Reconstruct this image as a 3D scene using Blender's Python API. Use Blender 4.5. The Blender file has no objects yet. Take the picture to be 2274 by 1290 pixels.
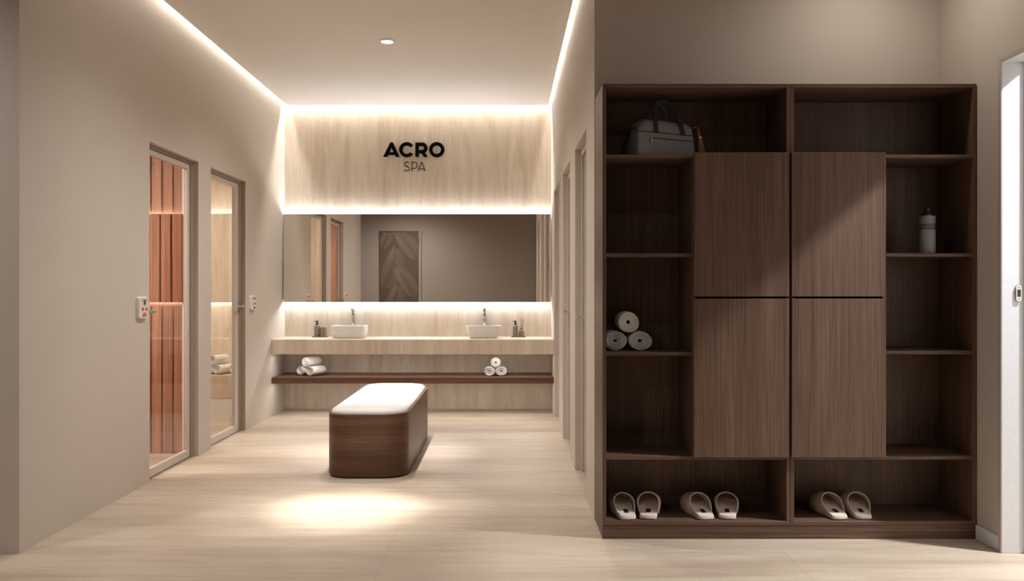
import bpy, math, random
from mathutils import Vector, Matrix
random.seed(7)
PI = math.pi
C = bpy.context.scene.collection
sc = bpy.context.scene

# ------------------------------------------------------------------ mesh builder
class MB:
    def __init__(s):
        s.v = []; s.f = []
    def add(s, vs, fs):
        b = len(s.v)
        s.v += [tuple(p) for p in vs]
        s.f += [tuple(b + i for i in f) for f in fs]
        return s
    def box(s, x0, x1, y0, y1, z0, z1):
        vs = [(x, y, z) for z in (z0, z1) for y in (y0, y1) for x in (x0, x1)]
        return s.add(vs, [(0, 2, 3, 1), (4, 5, 7, 6), (0, 1, 5, 4), (2, 6, 7, 3), (0, 4, 6, 2), (1, 3, 7, 5)])
    def loft(s, rings, cap0=True, cap1=True, closed=True):
        n = len(rings[0]); vs = [p for r in rings for p in r]; fs = []
        for i in range(len(rings) - 1):
            for j in range(n if closed else n - 1):
                k = (j + 1) % n
                fs.append((i * n + j, i * n + k, (i + 1) * n + k, (i + 1) * n + j))
        if cap0: fs.append(tuple(reversed(range(n))))
        if cap1: fs.append(tuple((len(rings) - 1) * n + j for j in range(n)))
        return s.add(vs, fs)
    def lathe(s, prof, n=32, c=(0, 0, 0), cap0=True, cap1=True):
        return s.loft([[(c[0] + r * math.cos(2 * PI * k / n), c[1] + r * math.sin(2 * PI * k / n), c[2] + z) for k in range(n)]
                       for r, z in prof], cap0, cap1)
    def tube(s, pts, r, n=10, r1=None, caps=True):
        pts = [Vector(p) for p in pts]; rings = []
        up = Vector((0, 0, 1))
        for i, p in enumerate(pts):
            d = (pts[min(i + 1, len(pts) - 1)] - pts[max(i - 1, 0)]).normalized()
            u = up if abs(d.dot(up)) < .95 else Vector((1, 0, 0))
            a = d.cross(u).normalized(); b = a.cross(d)
            rr = r if r1 is None else r + (r1 - r) * i / (len(pts) - 1)
            rings.append([p + a * rr * math.cos(2 * PI * k / n) + b * rr * math.sin(2 * PI * k / n) for k in range(n)])
        return s.loft(rings, caps, caps)
    def ribbon(s, pts, w, t, side=(1, 0, 0)):
        pts = [Vector(p) for p in pts]; sd = Vector(side).normalized(); rings = []
        for i, p in enumerate(pts):
            d = (pts[min(i + 1, len(pts) - 1)] - pts[max(i - 1, 0)]).normalized()
            nn = d.cross(sd).normalized()
            a = sd * w / 2; b = nn * t / 2
            rings.append([p - a - b, p + a - b, p + a + b, p - a + b])
        return s.loft(rings)
    def prism(s, poly, d0, d1, f):
        """poly of (u, v), extruded between depths d0, d1; f(u, v, d) -> xyz"""
        n = len(poly)
        vs = [f(u, v, d0) for u, v in poly] + [f(u, v, d1) for u, v in poly]
        fs = [tuple(range(n)), tuple(reversed(range(n, 2 * n)))]
        fs += [(i, i + n, (i + 1) % n + n, (i + 1) % n) for i in range(n)]
        return s.add(vs, fs)
    def band(s, outer, inner, d0, d1, f, closed):
        n = len(outer)
        vs = []
        for (a, b), (c, d) in zip(outer, inner):
            vs += [f(a, b, d0), f(c, d, d0), f(c, d, d1), f(a, b, d1)]
        fs = []
        for i in range(n if closed else n - 1):
            j = (i + 1) % n
            for k in range(4):
                l = (k + 1) % 4
                fs.append((i * 4 + k, i * 4 + l, j * 4 + l, j * 4 + k))
        if not closed:
            fs += [(0, 1, 2, 3), ((n - 1) * 4 + 3, (n - 1) * 4 + 2, (n - 1) * 4 + 1, (n - 1) * 4)]
        return s.add(vs, fs)
    def shift(s, d):
        s.v = [(p[0] + d[0], p[1] + d[1], p[2] + d[2]) for p in s.v]; return s

def fix_normals(me):
    import bmesh
    bm = bmesh.new(); bm.from_mesh(me)
    bmesh.ops.recalc_face_normals(bm, faces=bm.faces[:])
    bm.to_mesh(me); bm.free()

def obj(name, mb, mat, parent=None, smooth=False, bevel=0, seg=2, subsurf=0, at=None):
    me = bpy.data.meshes.new(name)
    if at is not None: mb.shift((-at[0], -at[1], -at[2]))
    me.from_pydata(mb.v, [], mb.f); me.update()
    fix_normals(me)
    me.materials.append(mat)
    if smooth:
        for p in me.polygons: p.use_smooth = True
        if smooth != 'all':
            me.set_sharp_from_angle(angle=math.radians(40))
    o = bpy.data.objects.new(name, me); C.objects.link(o)
    if parent is not None: o.parent = parent
    if at is not None and parent is None: o.location = at
    if bevel:
        m = o.modifiers.new('b', 'BEVEL'); m.width = bevel; m.segments = seg; m.limit_method = 'ANGLE'; m.angle_limit = math.radians(40)
        m.harden_normals = False
    if subsurf:
        m = o.modifiers.new('s', 'SUBSURF'); m.levels = subsurf; m.render_levels = subsurf
    return o

def tag(o, label, cat=None, group=None, kind=None):
    o['label'] = label
    if cat: o['category'] = cat
    if group: o['group'] = group
    if kind: o['kind'] = kind
    return o
def thing(name, label, cat, loc=(0, 0, 0), rz=0, group=None):
    o = bpy.data.objects.new(name, None); C.objects.link(o)
    o.location = loc; o.rotation_euler = (0, 0, rz); o.empty_display_size = .1
    return tag(o, label, cat, group)
def struct(name, mb, mat, label=None, cat=None, **k):
    o = obj(name, mb, mat, **k); o['kind'] = 'structure'
    if label: o['label'] = label
    if cat: o['category'] = cat
    return o
def struct_root(name, label, cat, loc=(0, 0, 0)):
    o = thing(name, label, cat, loc); o['kind'] = 'structure'; return o
def dup(root, loc, rz=0, label=None, scale=None):
    r = root.copy(); C.objects.link(r); r.location = loc; r.rotation_euler = (0, 0, rz)
    if label: r['label'] = label
    if scale: r.scale = scale
    for ch in list(root.children):
        c = ch.copy(); C.objects.link(c); c.parent = r
        for g in list(ch.children):
            d = g.copy(); C.objects.link(d); d.parent = c
    return r

# ------------------------------------------------------------------ materials
def new_mat(name):
    m = bpy.data.materials.new(name); m.use_nodes = True
    nt = m.node_tree; b = nt.nodes['Principled BSDF']
    return m, nt, b
def ramp(nt, fac, stops):
    r = nt.nodes.new('ShaderNodeValToRGB')
    e = r.color_ramp.elements
    while len(e) < len(stops): e.new(.5)
    for el, (p, c) in zip(e, stops):
        el.position = p; el.color = (*c, 1)
    nt.links.new(fac, r.inputs[0]); return r
def mapped(nt, scale, loc=(0, 0, 0)):
    tc = nt.nodes.new('ShaderNodeTexCoord'); mp = nt.nodes.new('ShaderNodeMapping')
    mp.inputs['Scale'].default_value = scale; mp.inputs['Location'].default_value = loc
    nt.links.new(tc.outputs['Object'], mp.inputs[0]); return mp.outputs[0]
def noise(nt, vec, scale=1, detail=4, rough=.55, dist=0):
    n = nt.nodes.new('ShaderNodeTexNoise'); n.inputs['Scale'].default_value = scale
    n.inputs['Detail'].default_value = detail; n.inputs['Roughness'].default_value = rough
    n.inputs['Distortion'].default_value = dist
    nt.links.new(vec, n.inputs['Vector']); return n.outputs['Fac']
def mix(nt, a, b, fac, mode='MIX'):
    m = nt.nodes.new('ShaderNodeMix'); m.data_type = 'RGBA'; m.blend_type = mode
    for sock, val in ((m.inputs[0], fac), (m.inputs[6], a), (m.inputs[7], b)):
        if hasattr(val, 'node'): nt.links.new(val, sock)
        elif isinstance(val, (int, float)): sock.default_value = val
        else: sock.default_value = (*val, 1)
    return m.outputs[2]
def bump(nt, b, h, strength=.1, dist=.002):
    n = nt.nodes.new('ShaderNodeBump'); n.inputs['Strength'].default_value = strength; n.inputs['Distance'].default_value = dist
    nt.links.new(h, n.inputs['Height']); nt.links.new(n.outputs[0], b.inputs['Normal'])

def plain(name, col, rough=.5, metal=0, spec=.5):
    m, nt, b = new_mat(name)
    b.inputs['Base Color'].default_value = (*col, 1); b.inputs['Roughness'].default_value = rough
    b.inputs['Metallic'].default_value = metal; b.inputs['Specular IOR Level'].default_value = spec
    n = noise(nt, mapped(nt, (40, 40, 40)), 1, 3)
    r = ramp(nt, n, [(.3, tuple(c * .96 for c in col)), (.7, tuple(min(1, c * 1.03) for c in col))])
    nt.links.new(r.outputs[0], b.inputs['Base Color'])
    return m
def plaster(name, col):
    m, nt, b = new_mat(name)
    n = noise(nt, mapped(nt, (1.3, 1.3, 1.3)), 1, 3)
    r = ramp(nt, n, [(.3, tuple(c * .985 for c in col)), (.7, tuple(c * 1.015 for c in col))])
    nt.links.new(r.outputs[0], b.inputs['Base Color']); b.inputs['Roughness'].default_value = .8
    b.inputs['Specular IOR Level'].default_value = .25
    bump(nt, b, noise(nt, mapped(nt, (160, 160, 160)), 1, 3), .05, .001)
    return m
def wood(name, grain, dark, mid, light, rough=.45, fine=1.0):
    """grain: axis index along which the fibres run"""
    m, nt, b = new_mat(name)
    ax = 'xyz'.index(grain) if grain != 'h' else None
    def sc3(a, l): return (l, l, a) if grain == 'h' else tuple(l if i == ax else a for i in range(3))
    n1 = noise(nt, mapped(nt, sc3(9, .55)), 1, 4, .6, .3)
    n2 = noise(nt, mapped(nt, sc3(110 * fine, 1.4), (3, 1, 2)), 1, 5, .65)
    n3 = noise(nt, mapped(nt, sc3(330 * fine, 6), (1, 5, 2)), 1, 2, .5)
    c1 = ramp(nt, n1, [(.28, dark), (.5, mid), (.75, light)]).outputs[0]
    c2 = ramp(nt, n2, [(.33, (.52, .50, .48)), (.55, (1, 1, 1)), (.8, (1.25, 1.22, 1.2))]).outputs[0]
    c3 = ramp(nt, n3, [(.35, (.78, .77, .76)), (.6, (1.05, 1.05, 1.05))]).outputs[0]
    c = mix(nt, mix(nt, c1, c2, 1, 'MULTIPLY'), c3, .8, 'MULTIPLY')
    nt.links.new(c, b.inputs['Base Color']); b.inputs['Roughness'].default_value = rough
    b.inputs['Specular IOR Level'].default_value = .3
    bump(nt, b, n2, .12, .001)
    return m
def travertine(name, grain, pale, mid, dark, rough=.35, joints=None, spec=.3):
    m, nt, b = new_mat(name)
    ax = 'xyz'.index(grain)
    def sc3(a, l): return tuple(l if i == ax else a for i in range(3))
    n1 = noise(nt, mapped(nt, sc3(3.2, .28)), 1, 5, .6, .6)
    n2 = noise(nt, mapped(nt, sc3(13, 1.5), (4, 2, 7)), 1, 6, .68, .8)
    n3 = noise(nt, mapped(nt, sc3(230, 90), (2, 3, 1)), 1, 3, .7)
    n4 = noise(nt, mapped(nt, sc3(9, 2.2), (8, 1, 3)), 1, 6, .7, .5)
    c1 = ramp(nt, n1, [(.30, dark), (.5, mid), (.70, pale)]).outputs[0]
    c2 = ramp(nt, n2, [(.30, (.80, .77, .74)), (.55, (1, 1, 1)), (.75, (1.05, 1.05, 1.05))]).outputs[0]
    c3 = ramp(nt, n3, [(.30, (.66, .60, .55)), (.50, (1, 1, 1))]).outputs[0]
    k3 = ramp(nt, n4, [(.38, (1, 1, 1)), (.68, (.2, .2, .2))]).outputs[0]
    c = mix(nt, mix(nt, c1, c2, .9, 'MULTIPLY'), c3, k3, 'MULTIPLY')
    if joints:
        br = nt.nodes.new('ShaderNodeTexBrick'); br.offset = 0; br.squash = 1
        br.inputs['Scale'].default_value = 1; br.inputs['Mortar Size'].default_value = .0012
        br.inputs['Mortar Smooth'].default_value = .1
        br.inputs['Brick Width'].default_value = joints[0]; br.inputs['Row Height'].default_value = joints[1]
        br.inputs['Color1'].default_value = (1, 1, 1, 1); br.inputs['Color2'].default_value = (.97, .96, .95, 1)
        br.inputs['Mortar'].default_value = (.72, .68, .64, 1)
        nt.links.new(mapped(nt, (1, 1, 1), (joints[2], joints[3], 0)), br.inputs['Vector'])
        c = mix(nt, c, br.outputs['Color'], .9, 'MULTIPLY')
    nt.links.new(c, b.inputs['Base Color']); b.inputs['Roughness'].default_value = rough
    b.inputs['Specular IOR Level'].default_value = spec
    bump(nt, b, n3, .06, .001)
    return m
def emit(name, col, s):
    m = bpy.data.materials.new(name); m.use_nodes = True; nt = m.node_tree
    nt.nodes.remove(nt.nodes['Principled BSDF'])
    e = nt.nodes.new('ShaderNodeEmission'); e.inputs[0].default_value = (*col, 1); e.inputs[1].default_value = s
    nt.links.new(e.outputs[0], nt.nodes['Material Output'].inputs[0]); return m
def glass_mat(name, tint, ior):
    m = bpy.data.materials.new(name); m.use_nodes = True; nt = m.node_tree
    nt.nodes.remove(nt.nodes['Principled BSDF'])
    t = nt.nodes.new('ShaderNodeBsdfTransparent'); t.inputs[0].default_value = (*tint, 1)
    g = nt.nodes.new('ShaderNodeBsdfGlossy'); g.inputs['Roughness'].default_value = .0
    f = nt.nodes.new('ShaderNodeFresnel'); f.inputs[0].default_value = ior
    geo = nt.nodes.new('ShaderNodeNewGeometry')
    mx = nt.nodes.new('ShaderNodeMixShader')
    sub = nt.nodes.new('ShaderNodeMath'); sub.operation = 'SUBTRACT'; sub.inputs[0].default_value = 1
    mul = nt.nodes.new('ShaderNodeMath'); mul.operation = 'MULTIPLY'
    nt.links.new(geo.outputs['Backfacing'], sub.inputs[1])
    nt.links.new(f.outputs[0], mul.inputs[0]); nt.links.new(sub.outputs[0], mul.inputs[1])
    nt.links.new(mul.outputs[0], mx.inputs[0]); nt.links.new(t.outputs[0], mx.inputs[1]); nt.links.new(g.outputs[0], mx.inputs[2])
    nt.links.new(mx.outputs[0], nt.nodes['Material Output'].inputs[0]); return m

WALLC = (.58, .516, .452)
M = {}
M['wall'] = plaster('wall_plaster', WALLC)
M['ceil'] = plaster('ceiling_plaster', (.86, .82, .765))
M['white_wall'] = plaster('white_plaster', (.8, .8, .8))
M['stone'] = travertine('travertine_wall', 'z', (.78, .69, .58), (.71, .615, .50), (.61, .505, .40))
M['stone_c'] = travertine('travertine_counter', 'z', (.73, .635, .53), (.66, .56, .455), (.56, .46, .365))
M['floor'] = travertine('travertine_floor', 'x', (.58, .49, .39), (.50, .41, .315), (.40, .315, .235), .42, (1.89, .945, .56, .03), .3)
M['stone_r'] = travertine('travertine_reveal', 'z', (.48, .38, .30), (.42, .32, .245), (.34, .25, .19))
M['wal_v'] = wood('walnut_vertical', 'z', (.120, .068, .046), (.152, .089, .061), (.190, .116, .082), fine=1.7)
M['wal_h'] = wood('walnut_horizontal', 'x', (.120, .068, .046), (.152, .089, .061), (.190, .116, .082))
M['shelf'] = wood('shelf_walnut', 'x', (.10, .048, .03), (.145, .073, .046), (.20, .105, .068))
M['bench'] = wood('bench_walnut', 'h', (.10, .048, .031), (.15, .077, .05), (.22, .12, .08), .4, .8)
M['cedar'] = wood('cedar_slats', 'z', (.36, .155, .08), (.44, .20, .112), (.53, .26, .155), .5)
M['cushion'] = plain('white_upholstery', (.78, .76, .74), .7)
M['towel'] = plain('white_towel', (.80, .775, .73), .95, 0, .1)
M['ceramic'] = plain('white_ceramic', (.82, .80, .79), .15)
M['chrome'] = plain('chrome', (.80, .79, .78), .08, 1)
M['steel'] = plain('brushed_steel', (.62, .58, .54), .3, 1)
M['frame'] = plain('taupe_metal_frame', (.30, .245, .205), .45)
M['frame_hi'] = plain('pale_trim_metal', (.58, .50, .43), .4)
M['door_panel'] = plain('taupe_door_panel', (.36, .30, .255), .35)
M['black'] = plain('black_plastic', (.012, .012, .013), .4)
M['black_sign'] = plain('black_letter_acrylic', (.0025, .0025, .003), .7, 0, .08)
M['taupe_cer'] = plain('taupe_ceramic', (.17, .13, .108), .55)
M['tray'] = plain('brown_tray', (.20, .14, .11), .5)
M['slate'] = plain('dark_tray', (.04, .027, .022), .6)
M['reed'] = plain('rattan_reed', (.33, .17, .10), .8)
M['leather'] = plain('grey_leather', (.185, .163, .148), .5)
M['strap'] = plain('black_strap', (.003, .0028, .0028), .7)
M['pipe'] = plain('dark_piping', (.02, .018, .017), .5)
M['tassel'] = plain('tan_leather', (.34, .145, .08), .6)
M['slip'] = plain('beige_felt', (.58, .475, .395), .95, 0, .1)
M['slip_in'] = plain('pale_felt', (.66, .56, .475), .95, 0, .1)
M['bottle'] = plain('grey_bottle', (.20, .198, .196), .5)
M['bottle_d'] = plain('grey_bottle_band', (.11, .108, .106), .8)
M['jamb'] = plain('white_jamb_paint', (.60, .61, .63), .4)
M['white_paint'] = plain('white_gloss_paint', (.80, .80, .82), .4)
M['casing'] = plain('beige_casing', (.52, .45, .40), .5)
M['panel_w'] = plain('white_plastic', (.74, .69, .62), .4)
M['red'] = plain('red_print', (.62, .10, .11), .5)
M['dkred'] = plain('dark_red_print', (.25, .05, .05), .5)
M['brown'] = plain('brown_print', (.20, .10, .05), .5)
M['navy'] = plain('navy_print', (.025, .03, .12), .5)
M['olive'] = plain('olive_print', (.03, .035, .015), .5)
M['grey'] = plain('grey_print', (.16, .15, .15), .5)
M['palm_panel'] = plain('brown_door_panel', (.19, .138, .11), .5)
M['palm_leaf'] = plain('bronze_leaf_print', (.34, .255, .21), .4)
m, nt, b = new_mat('bronze_mirror'); b.inputs['Base Color'].default_value = (.88, .845, .81, 1)
b.inputs['Metallic'].default_value = 1; b.inputs['Roughness'].default_value = 0.0; M['mirror'] = m
M['glass'] = glass_mat('sauna_glass', (.97, .97, .96), 1.75)
M['glass2'] = glass_mat('steam_glass', (.96, .96, .95), 1.9)
M['led_cove'] = emit('cove_led', (1, .975, .92), 112)
M['led_mir'] = emit('mirror_led', (.94, .97, 1), 72)
M['led_added'] = emit('added_fill_led', (1, .95, .90), 42)  # for the added fill strips under counter and shelf
M['led_room'] = emit('room_led', (1, .93, .82), 34)
M['led_sauna'] = emit('sauna_led', (1, .93, .82), 75)
M['lamp'] = emit('downlight_lens', (1, .95, .88), 25)

# ------------------------------------------------------------------ setting (X right, Y away, Z up; camera over the origin)
XL, XR, YB = -2.30, .49, 8.73        # corridor side walls, back wall
YF, ZC = -.5, 3.16                   # wall behind the camera, ceiling
YC, YA = 3.95, 4.53                  # left wall's near corner, alcove wall behind the wardrobe
XE = 2.37                            # right-hand wall of the lobby
TL = .107
D1, D2 = (5.40, 6.262), (6.526, 7.40)
DR = [(4.98, 5.77), (6.226, 6.995), (7.43, 8.20)]
ZD = 2.217

f = MB(); f.box(-5.0, 6.0, -1.0, 9.2, -.1, 0)
struct('floor', f, M['floor'], 'pale travertine tiled floor', 'floor')

ce = MB()
ce.box(XL + .05, XR - .035, YA, 8.63, ZC, ZC + .05)
ce.box(XL + .05, XE, YC, YA, ZC, ZC + .05)
struct('ceiling', ce, M['ceil'], 'pale dropped plaster ceiling with light gap along its edges', 'ceiling')
ce = MB(); ce.box(-4.7, XE, YF, YC, ZC, ZC + .05)
struct('ceiling_lobby', ce, M['wal_h'], 'unseen ceiling over the lobby, made dark to cut stray light', 'ceiling')  # dark finish added to keep stray light off the wardrobe
cs = MB(); cs.box(XL - .1, XR + .1, YC - .02, YB + .1, 3.30, 3.36)
struct('trim_1', cs, M['ceil'], 'ceiling slab above the light gap', 'ceiling slab')

w = MB(); w.box(XL - .11, XR + .2, YB, YB + .12, 0, 3.34)
struct('wall_back', w, M['stone'], 'travertine wall behind the vanity', 'wall')
w = MB(); y0 = YC
for a, bb in (D1, D2):
    w.box(XL - TL, XL, y0, a, 0, 3.34); w.box(XL - TL, XL, a, bb, ZD, 3.34); y0 = bb
w.box(XL - TL, XL, y0, YB, 0, 3.34)
w.box(-4.7, XL - TL, YC, YC + .1, 0, 3.34)
struct('wall_left', w, M['wall'], 'long beige plaster wall with two glass doors', 'wall')
w = MB(); y0 = YA
for a, bb in DR:
    w.box(XR, XR + .14, y0, a, 0, 3.34); w.box(XR, XR + .14, a, bb, ZD, 3.34); y0 = bb
w.box(XR, XR + .14, y0, YB, 0, 3.34)
w.box(XR + .14, XE + .1, YA, YA + .1, 0, 3.34)
struct('wall_right', w, M['wall'], 'beige plaster wall with three recessed doors and the return behind the wardrobe', 'wall')
DE = (2.95, 3.95); ZE = 2.33
w = MB(); w.box(XE, XE + .09, YF, DE[0], 0, 3.34); w.box(XE, XE + .09, DE[0], DE[1], ZE, 3.34); w.box(XE, XE + .09, DE[1], YA, 0, 3.34)
struct('wall_east', w, M['wall'], 'beige plaster wall with a white doorway beside the wardrobe', 'wall')
w = MB(); w.box(-4.7, XE + .1, YF - .1, YF, 0, 3.34)
struct('wall_front', w, M['wall'], 'beige plaster wall with the palm leaf door, seen in the mirror', 'wall')
w = MB(); w.box(-4.8, -4.7, YF, YC + .1, 0, 3.34)
struct('wall_west', w, M['wal_v'], 'unseen wall closing the lobby on the left, made dark against stray light', 'wall')  # unseen; dark wood put on to weaken bounce into the niches
w = MB(); w.box(5.4, 5.5, .5, 6, 0, 3.3); w.box(XE + .09, 5.4, .4, .5, 0, 3.3); w.box(XE + .09, 5.4, 6, 6.1, 0, 3.3)
w.box(XE + .09, 5.5, .4, 6.1, 3.2, 3.3)
struct('wall_far_room', w, M['white_wall'], 'white walls of the bright room beyond the right doorway', 'wall')
w = MB(); w.box(XE - .012, XE - .0005, 3.976, 4.172, 0.0005, .072)
struct('baseboard_right', w, M['white_paint'], 'short grey baseboard between wardrobe and white doorway', 'baseboard', bevel=.003)

# sauna behind the first glass door
YS = 6.35
sw = MB(); x = XL - TL - .036 + .002; k = 0
sw.box(-4.5, XL - TL, YS + .02, YS + .08, 0, 2.6)
x = -2.447
while x > -4.4:
    for z0, z1, yy in ((0, 1.151, YS), (1.151, 1.826, YS - .035), (1.826, 2.6, YS)):
        sw.box(x - .0715, x, yy, yy + .02, z0, z1)
    x -= .0842
sw.box(-4.39, -2.45, YS - .010, YS, 1.18, 1.80); sw.box(-4.39, -2.449, YS - .0152, YS - .012, 1.152, 1.825)
struct('wall_sauna', sw, M['cedar'], 'reddish cedar slat wall seen through the first glass door', 'wall', bevel=.003)
sw = MB(); sw.box(-4.5, -4.4, 4.05, YS, 0, 2.6); sw.box(-4.4, XL - TL - .001, 4.051, 4.07, 0, 2.5); sw.box(-4.5, XL - TL, 4.05, YS, 2.5, 2.6)
struct('wall_sauna_side', sw, M['cedar'], 'cedar lining of the sauna', 'wall')
sw = MB(); sw.box(-2.4475, XL - TL - .0005, 6.33, YS + .02, 0, 2.5)
struct('trim_2', sw, M['white_paint'], 'white corner post inside the sauna', 'trim')
# steam room behind the second glass door
sw = MB(); sw.box(-4.5, XL - TL, YB, YB + .1, 0, 2.6); sw.box(-4.4, XL - TL - .001, YS + .0805, YS + .095, 0, 2.5); sw.box(-4.5, -4.4, YS + .08, YB, 0, 2.6); sw.box(-4.5, XL - TL, YS + .08, YB, 2.5, 2.6)
sw.box(-4.38, XL - TL - .012, YB - .055, YB - .028, 1.114, 2.043); sw.box(-4.38, XL - TL - .02, YB - .028, YB, 1.136, 2.021)
struct('wall_steam', sw, M['stone'], 'travertine wall of the steam room seen through the second glass door', 'wall')

# ------------------------------------------------------------------ glass doors in the left wall
def glass_door(n, span, deep, label, gm, handle_y, hdir):
    a, bb = span; r = struct_root('door_%d' % n, label, 'glass door', (XL, a, 0))
    at = (XL, a, 0); x1 = XL - .036; x0 = x1 - .045
    fr = MB(); e = .05
    fr.box(x0, x1, a, a + e, 0, ZD); fr.box(x0, x1, bb - e, bb, 0, ZD); fr.box(x0, x1, a + e, bb - e, ZD - .032, ZD)
    obj('door_frame', fr, M['frame'], r, bevel=.003, at=at)
    tr = MB(); tr.box(x1, XL + .004, a, bb, ZD - .008, ZD); obj('head_trim', tr, M['frame_hi'], r, bevel=.002, at=at)
    lf = MB(); l1 = x1 - .01; l0 = l1 - .030; s = .042 if n == 1 else .09
    lf.box(l0, l1, a + e, a + e + s, .005, ZD - .034); lf.box(l0, l1, bb - e - s, bb - e, .005, ZD - .034)
    lf.box(l0, l1, a + e + s, bb - e - s, .005, .062); lf.box(l0, l1, a + e + s, bb - e - s, ZD - .075, ZD - .034)
    obj('door_leaf_frame', lf, M['frame_hi'], r, bevel=.003, at=at)
    if n == 2:
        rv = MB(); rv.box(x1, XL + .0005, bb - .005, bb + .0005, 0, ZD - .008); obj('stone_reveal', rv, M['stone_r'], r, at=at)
    g = MB(); g.box(XL - deep - .004, XL - deep + .004, a + e + s - .01, bb - e - s + .01, .055, ZD - .07)
    obj('glass_pane', g, gm, r, at=at)
    h = thing('door_handle', None, None, (0, 0, 0)); del h['label']; h.parent = r
    bpy.data.objects.remove(h)
    hm = MB()
    ring = lambda cx, rr, z=1.105: [(cx, handle_y + rr * math.cos(t * PI / 12), z + rr * math.sin(t * PI / 12)) for t in range(24)]
    hm.loft([ring(l1, .026), ring(l1 + .01, .026), ring(l1 + .01, .010), ring(l1 + .048, .010)])
    hm.tube([(l1 + .045, handle_y - hdir * .008, 1.105), (l1 + .045, handle_y + hdir * .11, 1.105)], .0095, 14)
    obj('door_handle', hm, M['steel'], r, smooth=True, at=at)
    return r
glass_door(1, D1, .062, 'clear glass sauna door in taupe frame, nearer of two on the left', M['glass'], D1[0] + .078, -1)
glass_door(2, D2, .076, 'clear glass steam room door in taupe frame, closer to the vanity', M['glass2'], D2[1] - .06, -1)

# ------------------------------------------------------------------ doors in the right wall
ords = ['nearest to the wardrobe', 'between two alike', 'next to the vanity']
for i, (a, bb) in enumerate(DR):
    at = (XR, a, 0)
    r = struct_root('door_%d' % (i + 3), 'taupe panel door recessed in the right wall, ' + ords[i], 'door', at)
    x0 = XR + .04; e = .05
    fr = MB(); fr.box(x0, x0 + .06, a, a + e, 0, ZD); fr.box(x0, x0 + .06, bb - e, bb, 0, ZD); fr.box(x0, x0 + .06, a + e, bb - e, ZD - e, ZD)
    obj('door_frame', fr, M['frame_hi'], r, bevel=.004, at=at)
    lf = MB(); lf.box(x0 + .015, x0 + .055, a + e + .003, bb - e - .003, .006, ZD - e - .003)
    lf.box(x0 + .008, x0 + .015, a + e + .09, bb - e - .09, .10, ZD - e - .1)
    obj('door_leaf', lf, M['door_panel'], r, bevel=.003, at=at)
    hy = bb - e - .06; l1 = x0 + .015; hm = MB()
    ring = lambda cx, rr: [(cx, hy + rr * math.cos(t * PI / 12), 1.07 + rr * math.sin(t * PI / 12)) for t in range(24)]
    hm.loft([ring(l1, .026), ring(l1 - .01, .026), ring(l1 - .01, .010), ring(l1 - .055, .010)])
    hm.tube([(l1 - .052, hy + .008, 1.07), (l1 - .052, hy - .12, 1.07)], .009, 14)
    obj('door_handle', hm, M['chrome'], r, smooth=True, at=at)
    bk = MB(); bk.box(XR + .13, XR + .16, a - .02, bb + .02, 0, ZD + .02); obj('door_backing', bk, M['door_panel'], r, at=at)

# ------------------------------------------------------------------ white doorway in the east wall
at = (XE, DE[1], 0)
r = struct_root('door_6', 'bright white open doorway at the right edge beside the wardrobe', 'doorway', at)
j = MB(); j.box(XE - .012, XE + .102, DE[1] - .001, DE[1] + .022, 0, ZE + .022); j.box(XE - .012, XE + .102, DE[0] - .022, DE[0] + .001, 0, ZE + .022)
j.box(XE - .012, XE + .102, DE[0], DE[1], ZE - .002, ZE + .022)
obj('door_jamb', j, M['jamb'], r, bevel=.002, at=at)
j = MB(); j.box(XE - .016, XE, DE[1], DE[1] + .024, 0, ZE + .024); j.box(XE - .016, XE, DE[0] - .024, DE[0], 0, ZE + .024); j.box(XE - .016, XE, DE[0], DE[1], ZE, ZE + .024)
obj('door_casing', j, M['casing'], r, bevel=.002, at=at)
j = MB(); j.box(XE + .094, XE + .13, DE[1] - .014, DE[1] + .06, 0, ZE + .06); j.box(XE + .094, XE + .13, DE[0], DE[1], ZE - .014, ZE + .06)
obj('door_stop', j, M['white_paint'], r, bevel=.003, at=at)
p = MB()
def rrect(u0, u1, v0, v1, rad, n=6):
    pts = []
    for cx, cy, a0 in ((u1 - rad, v1 - rad, 0), (u0 + rad, v1 - rad, 1), (u0 + rad, v0 + rad, 2), (u1 - rad, v0 + rad, 3)):
        for k in range(n + 1):
            t = (a0 + k / n) * PI / 2; pts.append((cx + rad * math.cos(t), cy + rad * math.sin(t)))
    return pts
fj = lambda u, v, d: (XE + .065 + u, DE[1] - .002 - d, 1.233 + v)
p.prism(rrect(-.013, .013, -.038, .038, .011), 0, .006, fj)
sp = obj('strike_plate', p, M['steel'], r, smooth=True, at=at)
p = MB(); p.prism([(-.0075, -.017), (.009, -.017), (.009, .017), (-.0075, .017)], .0055, .0065, fj); obj('latch_hole', p, M['black'], sp, at=at)
p = MB()
for dv in (-.027, .027):
    p.prism([(.003 * math.cos(t * PI / 6), dv + .003 * math.sin(t * PI / 6)) for t in range(12)], .0055, .007, fj)
obj('screw_head', p, M['grey'], sp, at=at)

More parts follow.
